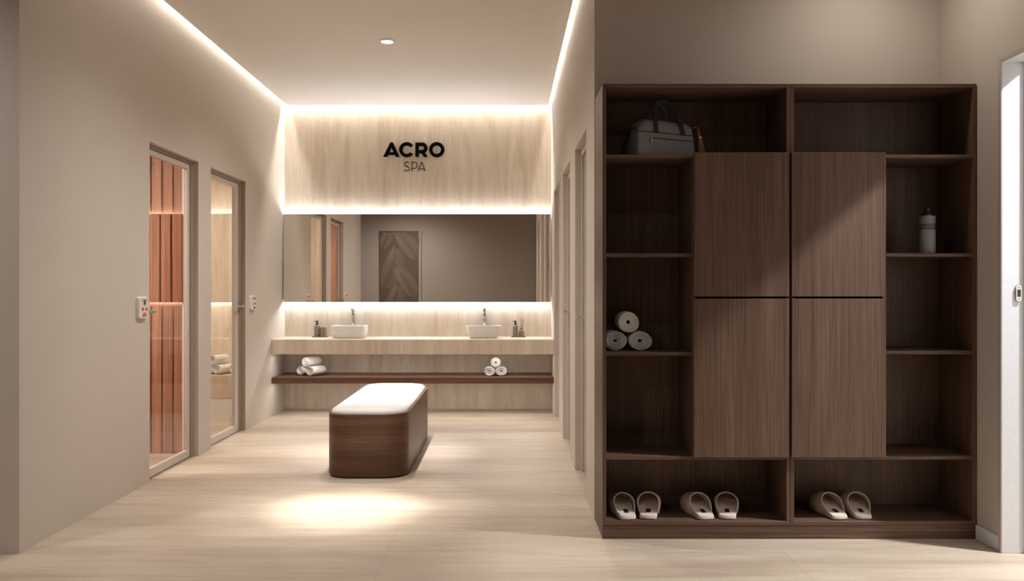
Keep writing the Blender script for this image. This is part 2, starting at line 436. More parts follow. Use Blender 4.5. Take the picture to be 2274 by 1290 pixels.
# ------------------------------------------------------------------ palm leaf door behind the camera, seen in the mirror
at = (-2.25, YF, 0)
r = struct_root('door_7', 'dark brown door printed with palm leaves, reflected in the mirror', 'door', at)
PX0, PX1, PZ = -2.665, -1.83, 2.50
lf = MB(); lf.box(PX0, PX1, YF, YF + .03, 0, PZ); obj('door_leaf', lf, M['palm_panel'], r, at=at)
fr = MB(); fr.box(PX1 + .003, PX1 + .06, YF, YF + .04, 0, PZ + .02); obj('door_frame', fr, M['frame_hi'], r, bevel=.002, at=at)
hi = MB(); hi.box(PX1 - .004, PX1 + .022, YF + .028, YF + .05, 2.2, 2.36); obj('hinge', hi, M['frame'], r, at=at)
pl = MB(); DP = [0]
def frond(x0, z0, ang, L):
    inside = lambda x, z: PX0 + .01 < x < PX1 - .01 and .02 < z < PZ - .01
    for k in range(17):
        t = .08 + .90 * k / 16; bx = x0 + L * t * math.cos(ang + .22 * t); bz = z0 + L * t * math.sin(ang + .22 * t)
        ll = L * .44 * math.sin(PI * (t * .84 + .12)) ** .7
        for sgn in (-1, 1):
            DP[0] += 1; yb = YF + .0302 + DP[0] * .00003
            a = ang + .22 * t + sgn * (1.2 - .65 * t); rings = []
            for s_, wv in ((0, .003), (.2, .008), (.4, .0105), (.6, .010), (.8, .006), (1, .001)):
                aa = a - sgn * .30 * s_
                cx = bx + ll * s_ * math.cos(aa); cz = bz + ll * s_ * math.sin(aa); nx, nz = -math.sin(aa) * wv, math.cos(aa) * wv
                if not (inside(cx - nx, cz - nz) and inside(cx + nx, cz + nz)): break
                rings.append([(cx - nx, YF + .0302, cz - nz), (cx + nx, YF + .0302, cz + nz), (cx + nx, yb + .001, cz + nz), (cx - nx, yb + .001, cz - nz)])
            if len(rings) > 1: pl.loft(rings)
for (fx, fz, fa, fl) in ((-2.60, 1.24, 1.05, .88), (-1.84, 1.86, 2.02, .72), (-1.90, 1.06, 1.95, .70), (-2.58, .52, 1.0, .82), (-2.64, 2.10, 1.0, .5), (-1.86, .34, 1.95, .62)):
    frond(fx, fz, fa, fl)
obj('leaf_pattern', pl, M['palm_leaf'], r, at=at)

# ------------------------------------------------------------------ lights with their fittings
def strip(name, label, box, mat, group=None):
    m_ = MB(); m_.box(*box); o = obj(name, m_, mat); return tag(o, label, 'light strip', group)
G = 'cove light strips'
strip('led_strip', 'warm glowing light strip in the ceiling gap along the left wall', (XL + .006, XL + .024, YC + .15, YB - .30, 3.285, 3.295), M['led_cove'], G)
strip('led_strip', 'warm glowing light strip in the ceiling gap along the right wall', (XR - .022, XR - .006, YA + .05, YB - .30, 3.285, 3.295), M['led_cove'], G)
strip('led_strip', 'warm glowing light strip in the ceiling gap above the lettered stone wall', (XL + .004, XR - .004, YB - .04, YB - .008, 3.285, 3.295), M['led_cove'], G)

def area(name, loc, rot, size, energy, col, size_y=None, spread=None):
    l = bpy.data.lights.new(name, 'AREA'); l.energy = energy; l.color = col; l.size = size
    if size_y: l.shape = 'RECTANGLE'; l.size_y = size_y
    else: l.shape = 'DISK'
    if spread: l.spread = spread
    o = bpy.data.objects.new(name, l); C.objects.link(o); o.location = loc; o.rotation_euler = rot; return o
def downlight(x, y, label, energy, angle, spill=0, core_a=0, core=0, z=ZC, col=(1, .985, .975), blend=1.0, rad=.03, group='recessed ceiling downlights'):
    t = thing('downlight', label, 'downlight', (x, y, z), 0, group)
    rg = MB(); rg.lathe([(.044, .0), (.062, -.001), (.062, -.005), (.046, -.009), (.042, -.004), (.042, 0)], 40, cap0=False, cap1=False)
    obj('trim_ring', rg, M['white_paint'], t, smooth=True)
    ln = MB(); ln.lathe([(.0418, -.001), (.0418, -.003)], 32); obj('lens', ln, M['lamp'], t)
    l = bpy.data.lights.new('downlight_beam', 'SPOT'); l.energy = energy; l.color = col; l.spot_size = math.radians(angle); l.spot_blend = blend
    l.shadow_soft_size = rad
    o = bpy.data.objects.new('downlight_beam', l); C.objects.link(o); o.parent = t; o.location = (0, 0, -.02)
    if core:
        l = bpy.data.lights.new('downlight_core', 'SPOT'); l.energy = core; l.color = col; l.spot_size = math.radians(core_a); l.spot_blend = 1.0
        l.shadow_soft_size = .042
        o = bpy.data.objects.new('downlight_core', l); C.objects.link(o); o.parent = t; o.location = (0, 0, -.02)
    if spill:
        l = bpy.data.lights.new('downlight_spill', 'SPOT'); l.energy = spill; l.color = col; l.spot_size = math.radians(140); l.spot_blend = 1.0
        l.shadow_soft_size = .042
        o = bpy.data.objects.new('downlight_spill', l); C.objects.link(o); o.parent = t; o.location = (0, 0, -.02)
    return t
downlight(-.90, 6.40, 'small round recessed downlight glowing in the corridor ceiling above the bench', 430, 31, 130, 19, 40)
downlight(-.90, 4.75, 'round recessed downlight over the floor in front of the bench', 300, 34, 110, 20, 800)
downlight(.3, 2.6, 'added unseen downlight in the middle of the lobby ceiling', 16, 160, col=(1, .95, .90), rad=.06)  # added weak fill for the lobby and wardrobe fronts
downlight(-2.0, .75, 'added unseen downlight in the lobby ceiling before the palm leaf door', 140, 165, col=(1, .95, .90), rad=.06)  # added to brighten the wall that the mirror reflects
downlight(1.88, 4.02, 'round recessed downlight in the lobby ceiling close above the right wardrobe unit', 25, 172, col=(1, .93, .82), rad=.06)
downlight(-3.2, 2.9, 'added unseen downlight in the lobby ceiling before the long left wall', 115, 160, col=(1, .95, .90), rad=.06)  # added to lift the left wall's return at the frame edge
# the bright room beyond the doorway: a ceiling lamp and an added fill light
fl = thing('ceiling_lamp', 'round ceiling lamp in the bright room beyond the doorway', 'lamp', (3.45, 3.45, 3.2))
b_ = MB(); b_.lathe([(.16, 0), (.16, -.03), (.15, -.04)], 40); obj('lamp_body', b_, M['white_paint'], fl, smooth=True)
l = area('lamp_light', (0, 0, -.06), (0, 0, 0), .16, 185, (.94, .965, 1)); l.parent = fl
area('added_room_fill', (5.3, 2.6, 1.6), (0, PI / 2, 0), 1.6, 22, (.92, .95, 1), 2.0)  # added ambient fill, no window stands here
# sauna and steam room lamps
area('sauna_lamp', (-3.3, 5.2, 2.45), (0, 0, 0), .7, 60, (1, .90, .80))
area('steam_lamp', (-3.2, 7.5, 2.45), (0, 0, 0), .7, 36, (1, .91, .80))

for z0 in (1.168, 1.802):
    strip('led_strip', 'hidden glowing strip along the ' + ('lower' if z0 < 1.5 else 'upper') + ' edge of the cedar backrest panel in the sauna', (-4.38, -2.45, YS - .008, YS - .002, z0, z0 + .004), M['led_sauna'], 'sauna light strips')
for z0 in (1.131, 2.022):
    strip('led_strip', 'hidden glowing strip along the ' + ('lower' if z0 < 1.5 else 'upper') + ' edge of the stone panel in the steam room', (-4.36, XL - TL - .03, YB - .022, YB - .006, z0, z0 + .004), M['led_room'], 'steam room light strips')
# ------------------------------------------------------------------ vanity wall
ct = MB(); ct.box(XL + .001, XR - .001, 8.225, YB, .61, .757)
vc = obj('vanity_counter', ct, M['stone_c'], bevel=.003)
q = MB(); q.box(XL + .05, XR - .05, 8.262, 8.274, .6085, .6105); obj('light_strip', q, M['led_added'], vc)  # added strip, brightens the stone below the counter
tag(vc, 'long floating travertine vanity counter under the mirror', 'counter')
sh = MB(); sh.box(XL + .001, XR - .001, 8.23, YB, .322, .381)
ws = obj('wall_shelf', sh, M['shelf'], bevel=.002)
q = MB(); q.box(XL + .05, XR - .05, 8.262, 8.274, .3205, .3225); obj('light_strip', q, M['led_added'], ws)  # also added, lights wall and floor under the shelf
tag(ws, 'long dark walnut shelf below the travertine counter', 'shelf')
mi = thing('mirror', 'wide backlit bronze mirror above the vanity counter', 'mirror', (-.9, 8.66, 1.12))
at = (-.9, 8.66, 1.12)
mm = MB(); mm.box(XL + .003, XR - .003, 8.650, 8.656, 1.119, 2.035); obj('mirror_glass', mm, M['mirror'], mi, at=at)
mm = MB(); mm.box(XL + .02, XR - .02, 8.6565, YB, 1.142, 2.012); obj('backing_box', mm, M['white_paint'], mi, at=at)
mm = MB(); mm.box(XL + .012, XR - .012, 8.700, 8.722, 2.0125, 2.0165); o = obj('light_strip', mm, M['led_mir'], mi, at=at)
mm = MB(); mm.box(XL + .012, XR - .012, 8.700, 8.722, 1.1375, 1.1415); o = obj('light_strip', mm, M['led_mir'], mi, at=at)

# ---- basins
def sup(a, b_, n, e, z, cy=0):
    pts = []
    for k in range(n):
        t = 2 * PI * k / n; c, s = math.cos(t), math.sin(t)
        pts.append((a * abs(c) ** (2 / e) * (1 if c >= 0 else -1), cy + b_ * abs(s) ** (2 / e) * (1 if s >= 0 else -1), z))
    return pts
def basin(x, label, taper, e, rd):
    t = thing('basin', label, 'basin', (x, 8.525, .757), 0, 'white vessel basins on the vanity')
    A, B, H = .178, .118, .126; n = 64; mb = MB(); rings = []
    for z, k in ((0, taper - .05), (.004, taper - .015), (.012, taper + .012), (.03, taper + (1 - taper) * rd), (.065, taper + (1 - taper) * (rd + (1 - rd) * .6)), (.10, .99), (.120, 1.0), (.126, .994)):
        rings.append(sup(A * k, B * k, n, e, z))
    for z, k in ((.126, .962), (.118, .95), (.07, .93 * (.4 + .6 * taper)), (.035, .75), (.022, .45), (.020, .12)):
        rings.append(sup(A * k, (B * k), n, e, z))
    mb.loft(rings); obj('bowl', mb, M['ceramic'], t, smooth='all')
    d = MB(); d.lathe([(.024, .0195), (.024, .024), (.018, .027)], 24); obj('drain', d, M['chrome'], t, smooth=True)
    return t
basin((775.5 - 1120) / 218, 'white rounded vessel basin at the left end of the counter', .90, 4.2, .75)
basin((1074 - 1120) / 218, 'white tapering vessel basin at the right end of the counter', .80, 4.6, .35)
# ---- faucets
def faucet(x, label, pin):
    t = thing('faucet', label, 'faucet', (x, 8.682, .757), 0, 'tall chrome basin mixers')
    b1 = MB(); b1.lathe([(.027, 0), (.027, .006), (.022, .009), (.0205, .02), (.0195, .20), (.0215, .215), (.0215, .255), (.02, .26)], 28); obj('body', b1, M['chrome'], t, smooth=True)
    s = MB(); s.loft([[(-.016, -.01, .212), (.016, -.01, .212), (.016, -.01, .232), (-.016, -.01, .232)],
                      [(-.015, -.08, .214), (.015, -.08, .214), (.015, -.08, .228), (-.015, -.08, .228)],
                      [(-.014, -.135, .205), (.014, -.135, .205), (.014, -.14, .217), (-.014, -.14, .217)]])
    sp_ = obj('spout', s, M['chrome'], t, bevel=.004)
    a = MB(); a.lathe([(.008, .197), (.008, .207)], 16, (0, -.128, 0)); obj('aerator', a, M['steel'], sp_)
    h = MB(); h.loft([[(-.017, .017, .262), (.017, .017, .262), (.017, .017, .276), (-.017, .017, .276)],
                      [(-.017, -.02, .266), (.017, -.02, .266), (.017, -.02, .286), (-.017, -.02, .286)],
                      [(-.011, -.09, .292), (.011, -.09, .292), (.011, -.09, .302), (-.011, -.09, .302)]])
    obj('lever', h, M['chrome'], t, bevel=.004)
    if pin:
        q = MB(); q.tube([(-.018, 0, .253), (-.04, -.002, .256)], .0045, 10); obj('side_pin', q, M['chrome'], t, smooth=True)
faucet((784.5 - 1120) / 213, 'chrome mixer with a side pin behind the left basin', True)
faucet((1076 - 1120) / 213, 'chrome mixer behind the right basin', False)
# ---- trays and bottles
def tray(x, wd, label):
    m_ = MB(); m_.loft([sup(wd * k, .036 * k, 48, 8, z) for z, k in ((0, .97), (.002, 1), (.009, 1), (.009, .97), (.006, .955))])
    o = obj('tray', m_, M['tray'], smooth=True); o.location = (x, 8.645, .757); tag(o, label, 'tray', 'vanity trays'); return o
TZ = .7635
def dispenser(x, r_, label):
    t = thing('soap_dispenser', label, 'soap dispenser', (x, 8.645, TZ), 0, 'soap dispensers')
    b1 = MB(); b1.lathe([(r_ * .93, 0), (r_, .004), (r_, .098), (r_ * .93, .109), (r_ * .7, .117), (.012, .122), (.012, .126)], 32); obj('bottle', b1, M['taupe_cer'], t, smooth=True)
    p_ = MB(); p_.lathe([(.0145, .122), (.0145, .138), (.012, .140), (.007, .141), (.007, .146), (.0125, .148), (.0125, .163), (.011, .165)], 24)
    pp = obj('pump', p_, M['black'], t, smooth=True)
    nz = MB(); nz.tube([(-.006, 0, .157), (-.03, -.003, .157), (-.035, -.004, .154)], .0035, 10); obj('nozzle', nz, M['black'], pp, smooth=True)
tray((711.8 - 1120) / 213.6, .079, 'brown tray at the left end of the counter, under dispenser and tumbler')
dispenser((704.5 - 1120) / 213.8, .0305, 'taupe soap dispenser with black pump beside a tumbler, left of the left basin')
t = thing('tumbler', 'taupe ceramic tumbler on the left vanity tray', 'tumbler', ((719 - 1120) / 213.8, 8.645, TZ))
b1 = MB(); b1.lathe([(.030, 0), (.033, .003), (.0345, .09), (.0335, .094), (.031, .092), (.030, .01)], 32); obj('cup', b1, M['taupe_cer'], t, smooth=True)
tray((1151 - 1120) / 213.6, .074, 'brown tray at the right end of the counter, under dispenser and diffuser')
dispenser((1144.5 - 1120) / 213.8, .0265, 'taupe soap dispenser with black pump beside the reed diffuser, right of the right basin')
t = thing('reed_diffuser', 'small taupe reed diffuser with thin brown sticks on the right vanity tray', 'diffuser', ((1158.5 - 1120) / 213.8, 8.645, TZ))
b1 = MB(); b1.lathe([(.027, 0), (.029, .004), (.029, .05), (.025, .062), (.013, .07), (.012, .084), (.014, .086), (.014, .092), (.009, .092)], 28); obj('bottle', b1, M['taupe_cer'], t, smooth=True)
for k in range(8):
    a = 2 * PI * k / 8 + .3; rr = .006
    m_ = MB(); m_.tube([(rr * math.cos(a), rr * math.sin(a), .06), (.036 * math.cos(a) * (.5 + .5 * random.random()), .02 * math.sin(a), .185 + .02 * random.random())], .0014, 6)
    obj('reed', m_, M['reed'], t)

# ------------------------------------------------------------------ rolled towels
def towel_mesh(seed, ax, az, L, core_sq):
    rnd = random.Random(seed); turns = 5.2; N = int(turns * 30); R = 1.0; r0 = .2; pitch = (R - r0) / turns
    rings = []; offs = [rnd.uniform(-.006, .006) for _ in range(8)]
    ph = rnd.uniform(0, 6)
    for i in range(N + 1):
        th = 2 * PI * turns * i / N + ph; ri = r0 + pitch * (turns * i / N) - pitch * .5; ro = ri + pitch * .93
        if i > N - 6: ro = ri + pitch * .93 * max(.15, (N - i) / 6)
        if i < 4: ri += pitch * .3 * (4 - i) / 4
        k = turns * i / N; o0 = offs[int(k)] * (1 - k % 1) + offs[int(k) + 1] * (k % 1)
        sec = []
        inner = 1 - ri / R
        sq = 1 - core_sq * inner ** 1.5
        h = L / 2; rm = (ri + ro) / 2; dome = .012 * inner
        for (rr, yy, sh) in ((ri, -h + .005 + dome + o0 * .5, 1), (rm, -h + dome + o0 * .5, 1), (ro, -h + .006 + dome + o0 * .5, .985), (ro, -h * .8, 1), (ro, 0, 1.005), (ro, h * .8, 1), (ro, h - .006 - dome, .985), (rm, h - dome, 1), (ri, h - .005 - dome, 1)):
            s_ = sh if ro > R - pitch else 1
            wob = 1 + .012 * math.sin(3 * th + seed)
            sec.append((ax * rr * s_ * wob * math.cos(th), yy, az * rr * s_ * sq * wob * math.sin(th)))
        rings.append(sec)
    m_ = MB(); m_.loft(rings); return m_
def towel_stack(x, y, z, rz, sc_, labels, group):
    a, b_, rt, L = .056 * sc_, .046 * sc_, .050 * sc_, .205
    ca, sa = math.cos(rz), math.sin(rz)
    dz = b_ + math.sqrt((rt + (a + b_) / 2) ** 2 - (a) ** 2) + .004
    for k, (lx, lz, A_, B_, cs) in enumerate(((-a * 1.03, b_, a, b_, .55), (a * 1.03, b_, a, b_, .30), (.002, dz, rt, rt, .1))):
        m_ = towel_mesh(k + int(abs(x) * 100), A_, B_, L, cs)
        o = obj('rolled_towel', m_, M['towel'], smooth='all')
        o.location = (x + lx * ca, y + lx * sa + (0 if k < 2 else -.004), z + lz + .001); o.rotation_euler = (0, 0, rz)
        tag(o, labels[k], 'towel', group)
xs = (695 - 1120) / 217
dt = MB(); dt.loft([sup(.135 * k, .12 * k, 40, 8, z_) for z_, k in ((0, .97), (.003, 1), (.006, .99))])
o = obj('towel_tray', dt, M['slate'], smooth=True); o.location = (xs - .01, 8.48, .381); o.rotation_euler = (0, 0, -.45)
tag(o, 'thin dark tray under the left towels on the walnut shelf', 'tray')
towel_stack(xs, 8.47, .387, -.44, 1.0, ['white rolled towel, lower left of the pyramid under the left basin', 'white rolled towel, lower right of the pyramid under the left basin', 'white rolled towel on top of the pyramid under the left basin'], 'rolled towels on the vanity shelf')
towel_stack((1101 - 1120) / 218, 8.47, .381, 0, 1.0, ['white rolled towel, lower left of the pyramid under the right basin', 'white rolled towel, lower right of the pyramid under the right basin', 'white rolled towel on top of the pyramid under the right basin'], 'rolled towels on the vanity shelf')

# ------------------------------------------------------------------ bench
def rr_ring(x0, x1, y0, y1, rad, z, n=14):
    return [(u, v, z) for u, v in rrect(x0, x1, y0, y1, rad, n)]
BX0, BX1, BY0, BY1 = -1.19, -.645, 5.506, 7.16
at = (-.92, 6.33, 0)
bn = thing('bench', 'rounded walnut bench with white padded seat in the middle of the corridor', 'bench', at)
m_ = MB(); rd = .165
m_.loft([rr_ring(BX0 + .012, BX1 - .012, BY0 + .012, BY1 - .012, rd - .012, 0), rr_ring(BX0 + .012, BX1 - .012, BY0 + .012, BY1 - .012, rd - .012, .012)])
obj('plinth', m_, M['slate'], bn, smooth=True, at=at)
m_ = MB()
m_.loft([rr_ring(BX0 + g, BX1 - g, BY0 + g, BY1 - g, rd - g, z_) for g, z_ in ((.003, .012), (0, .016), (0, .421), (.003, .424), (.013, .424), (.014, .400))])
obj('body', m_, M['bench'], bn, smooth=True, at=at)
m_ = MB()
m_.loft([rr_ring(BX0 + g, BX1 - g, BY0 + g, BY1 - g, max(.02, rd - g), z_) for g, z_ in ((.0165, .401), (.015, .42), (.018, .434), (.026, .444), (.042, .451), (.075, .456), (.13, .459), (.2, .460), (.25, .460))])
obj('seat_cushion', m_, M['cushion'], bn, smooth='all', at=at)

# ------------------------------------------------------------------ wall sign
SX = lambda u: (820 + u / 11.37 - 1120) / 212.0
SZ = lambda v: 1.25 - (290 + v / 11.37 - 643) / 212.0
sg = thing('wall_sign', 'black ACRO SPA lettering on the travertine wall above the mirror', 'sign', (-.94, YB, 2.7))
def fs_(u, v, d): return (SX(u) + .94, -d, SZ(v) - 2.7)
def arc(cx, cy, rx, ry, a0, a1, n=40): return [(cx + rx * math.cos(math.radians(a0 + (a1 - a0) * k / n)), cy - ry * math.sin(math.radians(a0 + (a1 - a0) * k / n))) for k in range(n + 1)]
d0, d1 = .008, .034
def letter(mb, label): o = obj('letter', mb, M['black_sign'], sg); return o
mb = MB()
mb.prism([(362, 668), (540, 310), (605, 310), (772, 668), (672, 668), (568, 436), (465, 668)], d0, d1, fs_)
mb.prism([(478, 622), (508, 555), (630, 555), (660, 622)], d0, d1 + .0004, fs_); letter(mb, 'A')
mb = MB(); mb.band(arc(955, 490, 193, 188, 36, 324), arc(955, 490, 108, 106, 36, 324), d0, d1, fs_, False); letter(mb, 'C')
mb = MB()
mb.prism([(1170, 312), (1255, 312), (1255, 668), (1170, 668)], d0, d1, fs_)
mb.band([(1250, 312)] + arc(1345, 446, 130, 134, 90, -90) + [(1250, 580)], [(1250, 398)] + arc(1338, 449, 52, 51, 90, -90) + [(1250, 500)], d0, d1 + .0002, fs_, False)
mb.prism([(1315, 570), (1408, 552), (1482, 668), (1380, 668)], d0, d1 + .0004, fs_); letter(mb, 'R')
mb = MB(); mb.band(arc(1708, 490, 193, 190, 0, 354, 59), arc(1708, 490, 108, 108, 0, 354, 59), d0, d1, fs_, True); letter(mb, 'O')
e0, e1, hw = .002, .010, 7.5
def stroke(mb, pts, w_=hw, dd=0):
    L_, R_ = [], []
    for i, p_ in enumerate(pts):
        q0, q1 = pts[max(i - 1, 0)], pts[min(i + 1, len(pts) - 1)]
        dx, dy = q1[0] - q0[0], q1[1] - q0[1]; l_ = math.hypot(dx, dy)
        L_.append((p_[0] - dy / l_ * w_, p_[1] + dx / l_ * w_)); R_.append((p_[0] + dy / l_ * w_, p_[1] - dx / l_ * w_))
    mb.band(L_, R_, e0, e1 + dd, fs_, False)
mb = MB(); stroke(mb, arc(945, 845, 56, 54, 32, 200, 20) + [(908, 884), (945, 900), (982, 918)] + arc(945, 962, 69, 57, 25, -155, 22)); letter(mb, 'S')
mb = MB(); stroke(mb, [(1078, 788), (1078, 1022)]); stroke(mb, [(1078, 795)] + arc(1140, 873, 72, 80, 90, -90, 26) + [(1078, 955)], hw, .0003); letter(mb, 'P')
mb = MB(); stroke(mb, [(1234, 1022), (1325, 792)]); stroke(mb, [(1325, 792), (1414, 1022)], hw, .0003); stroke(mb, [(1258, 970), (1390, 970)], hw, .0006); letter(mb, 'A')

# ------------------------------------------------------------------ wall control panels
def control(ya, yb, za, zb, label, cols):
    at = (XL, (ya + yb) / 2, (za + zb) / 2); wv, hv = yb - ya, zb - za
    t = thing('switch_panel', label, 'control panel', at, 0, 'wall control panels')
    F = lambda u, v, d: (d, (u - .5) * wv, (v - .5) * hv)
    m_ = MB(); base = rrect(-wv / 2, wv / 2, -hv / 2, hv / 2, .014)
    m_.loft([[(d, u * k, v * k2) for u, v in base] for d, k, k2 in ((0, .98, .98), (.004, 1, 1), (.018, .99, .99), (.022, .95, .96))])
    obj('panel_body', m_, M['panel_w'], t, smooth=True)
    def ic(name, poly, mat, d=.0235): q = MB(); q.prism(poly, .0215, d, F); return obj(name, q, M[mat], t)
    ell = lambda cu, cv, ru, rv, n=28: [(cu + ru * math.cos(2 * PI * k / n), cv + rv * math.sin(2 * PI * k / n)) for k in range(n)]
    if cols == 'red':
        q = MB(); q.band(ell(.57, .74, .15, .175), ell(.57, .74, .135, .16), .0215, .0232, F, True); obj('dial_ring', q, M['red'], t)
        ic('dial', ell(.57, .74, .085, .118), 'black', .0245)
        ic('indicator', ell(.34, .83, .035, .04), 'dkred'); ic('indicator', ell(.80, .84, .032, .045), 'dkred')
        ic('display', [(.28, .36), (.43, .36), (.43, .50), (.28, .50)], 'dkred'); ic('button', ell(.75, .43, .13, .078), 'red', .024)
        ic('button', ell(.77, .405, .07, .035), 'grey', .0244)
        ic('rocker', [(.30, .08), (.80, .09), (.76, .19), (.66, .27), (.50, .285), (.40, .25), (.34, .17)], 'red')
    else:
        ic('dial', [(.54, .68), (.76, .68), (.78, .76), (.68, .85), (.60, .84), (.52, .76)], 'olive')
        ic('indicator', [(.38, .86), (.46, .89), (.54, .79), (.46, .77)], 'grey'); ic('indicator', ell(.86, .85, .04, .05), 'olive')
        ic('display', [(.36, .34), (.50, .34), (.50, .49), (.36, .49)], 'brown'); ic('button', ell(.84, .43, .13, .08), 'navy', .024)
        ic('button', ell(.84, .39, .08, .03), 'grey', .0244)
        ic('rocker', [(.40, .07), (.86, .07), (.82, .18), (.74, .25), (.60, .26), (.48, .21)], 'navy')
control(5.20, 5.334, 1.068, 1.204, 'white control panel with red symbols on the wall before the sauna door', 'red')
control(7.512, 7.64, 1.066, 1.197, 'white control panel with dark blue symbols on the wall past the steam room door', 'blue')

# ------------------------------------------------------------------ wardrobe units
YW0, YW1 = 4.174, 4.525; S0 = 443.2
WX = lambda px: (px - 1120) / S0
WZ = lambda py: 1.25 - (py - 643) / S0
pl = MB(); pl.box(WX(1338), WX(2168.5), YW0 + .003, YW1, 0, .069)
tag(obj('wardrobe_plinth', pl, M['wal_h'], bevel=.002), 'long dark walnut plinth under both wardrobe units', 'plinth')
def unit(xa, xb, dx0, dx1, div_a, div_b, label, niche_left):
    at = ((xa + xb) / 2, YW0, .0695)
    t = thing('wardrobe_unit', label, 'wardrobe', at, 0, 'walnut wardrobe units')
    T = .0185
    def P(name, box, mat, **k): q = MB(); q.box(*box); return obj(name, q, mat, t, bevel=.0012, seg=1, at=at, **k)
    zt = WZ(186); zb = .0695
    P('side_panel', (xa, xa + T, YW0, YW1, zb, zt), M['wal_v']); P('side_panel', (xb - T, xb, YW0, YW1, zb, zt), M['wal_v'])
    P('top_panel', (xa + T, xb - T, YW0, YW1, zt - T, zt), M['wal_h'])
    P('bottom_panel', (xa + T, xb - T, YW0, YW1, zb, .0895), M['wal_h'])
    P('back_panel', (xa + T, xb - T, 4.505, YW1, .0895, zt - T), M['wal_v'])
    for y_ in (343, 1013): P('shelf', (xa + T, xb - T, YW0 + .001, 4.505, WZ(y_) - .0175, WZ(y_)), M['wal_h'])
    n0, n1 = (xa + T, div_a) if niche_left else (div_b, xb - T)
    for y_ in ((562, 782) if niche_left else (562, 779)): P('shelf', (n0, n1, YW0 + .001, 4.505, WZ(y_) - .0175, WZ(y_)), M['wal_h'])
    P('divider', (div_a, div_b, YW0 + .001, 4.505, WZ(1013), WZ(343) - .0175), M['wal_v'])
    for z0, z1 in ((1.2155, 1.934), (.4135, 1.2045)):
        P('door', (dx0, dx1, YW0 - .021, YW0 - .0005, z0, z1), M['wal_v'])
    return t
xm = WX(1755)
Sd = 445.4; DXX = lambda px: (px - 1120) / Sd
unit(WX(1338), xm - .0005, DXX(1541), DXX(1752.5), .9405, .959, 'dark walnut wardrobe unit holding the grey bag and rolled towels, open niches on its left', True)
unit(xm + .0005, WX(2168.5), DXX(1758.5), DXX(1967.5), 1.895, 1.9135, 'dark walnut wardrobe unit holding the grey water bottle, open niches on its right', False)

towel_stack(.640, 4.385, WZ(782), -.02, 1.1, ['white rolled towel, lower left of the pyramid in the dark wardrobe niche', 'white rolled towel, lower right of the pyramid in the dark wardrobe niche', 'white rolled towel on top of the pyramid in the dark wardrobe niche'], 'rolled towels in the wardrobe')

# ---- water bottle
t = thing('water_bottle', 'grey water bottle with black cap on the right wardrobe shelf', 'bottle', ((2059 - 1120) / 436.5, 4.238, WZ(562)))
q = MB(); q.lathe([(.035, 0), (.0375, .002), (.038, .006), (.038, .016), (.0374, .0165), (.0374, .018), (.038, .0185), (.038, .118), (.0365, .122), (.030, .124)], 40); obj('body', q, M['bottle'], t, smooth=True)
q = MB(); q.lathe([(.0352, .1242), (.0352, .150)], 40); obj('neck_band', q, M['bottle_d'], t, smooth=True)
q = MB(); q.lathe([(.036, .150), (.038, .152), (.038, .184), (.036, .190), (.028, .193)], 40); obj('collar', q, M['bottle'], t, smooth=True)
q = MB(); q.lathe([(.026, .1932), (.026, .199), (.021, .204), (.019, .212), (.0165, .214), (.0165, .219), (.015, .221), (.015, .233), (.012, .236)], 28); obj('cap', q, M['black'], t, smooth=True)

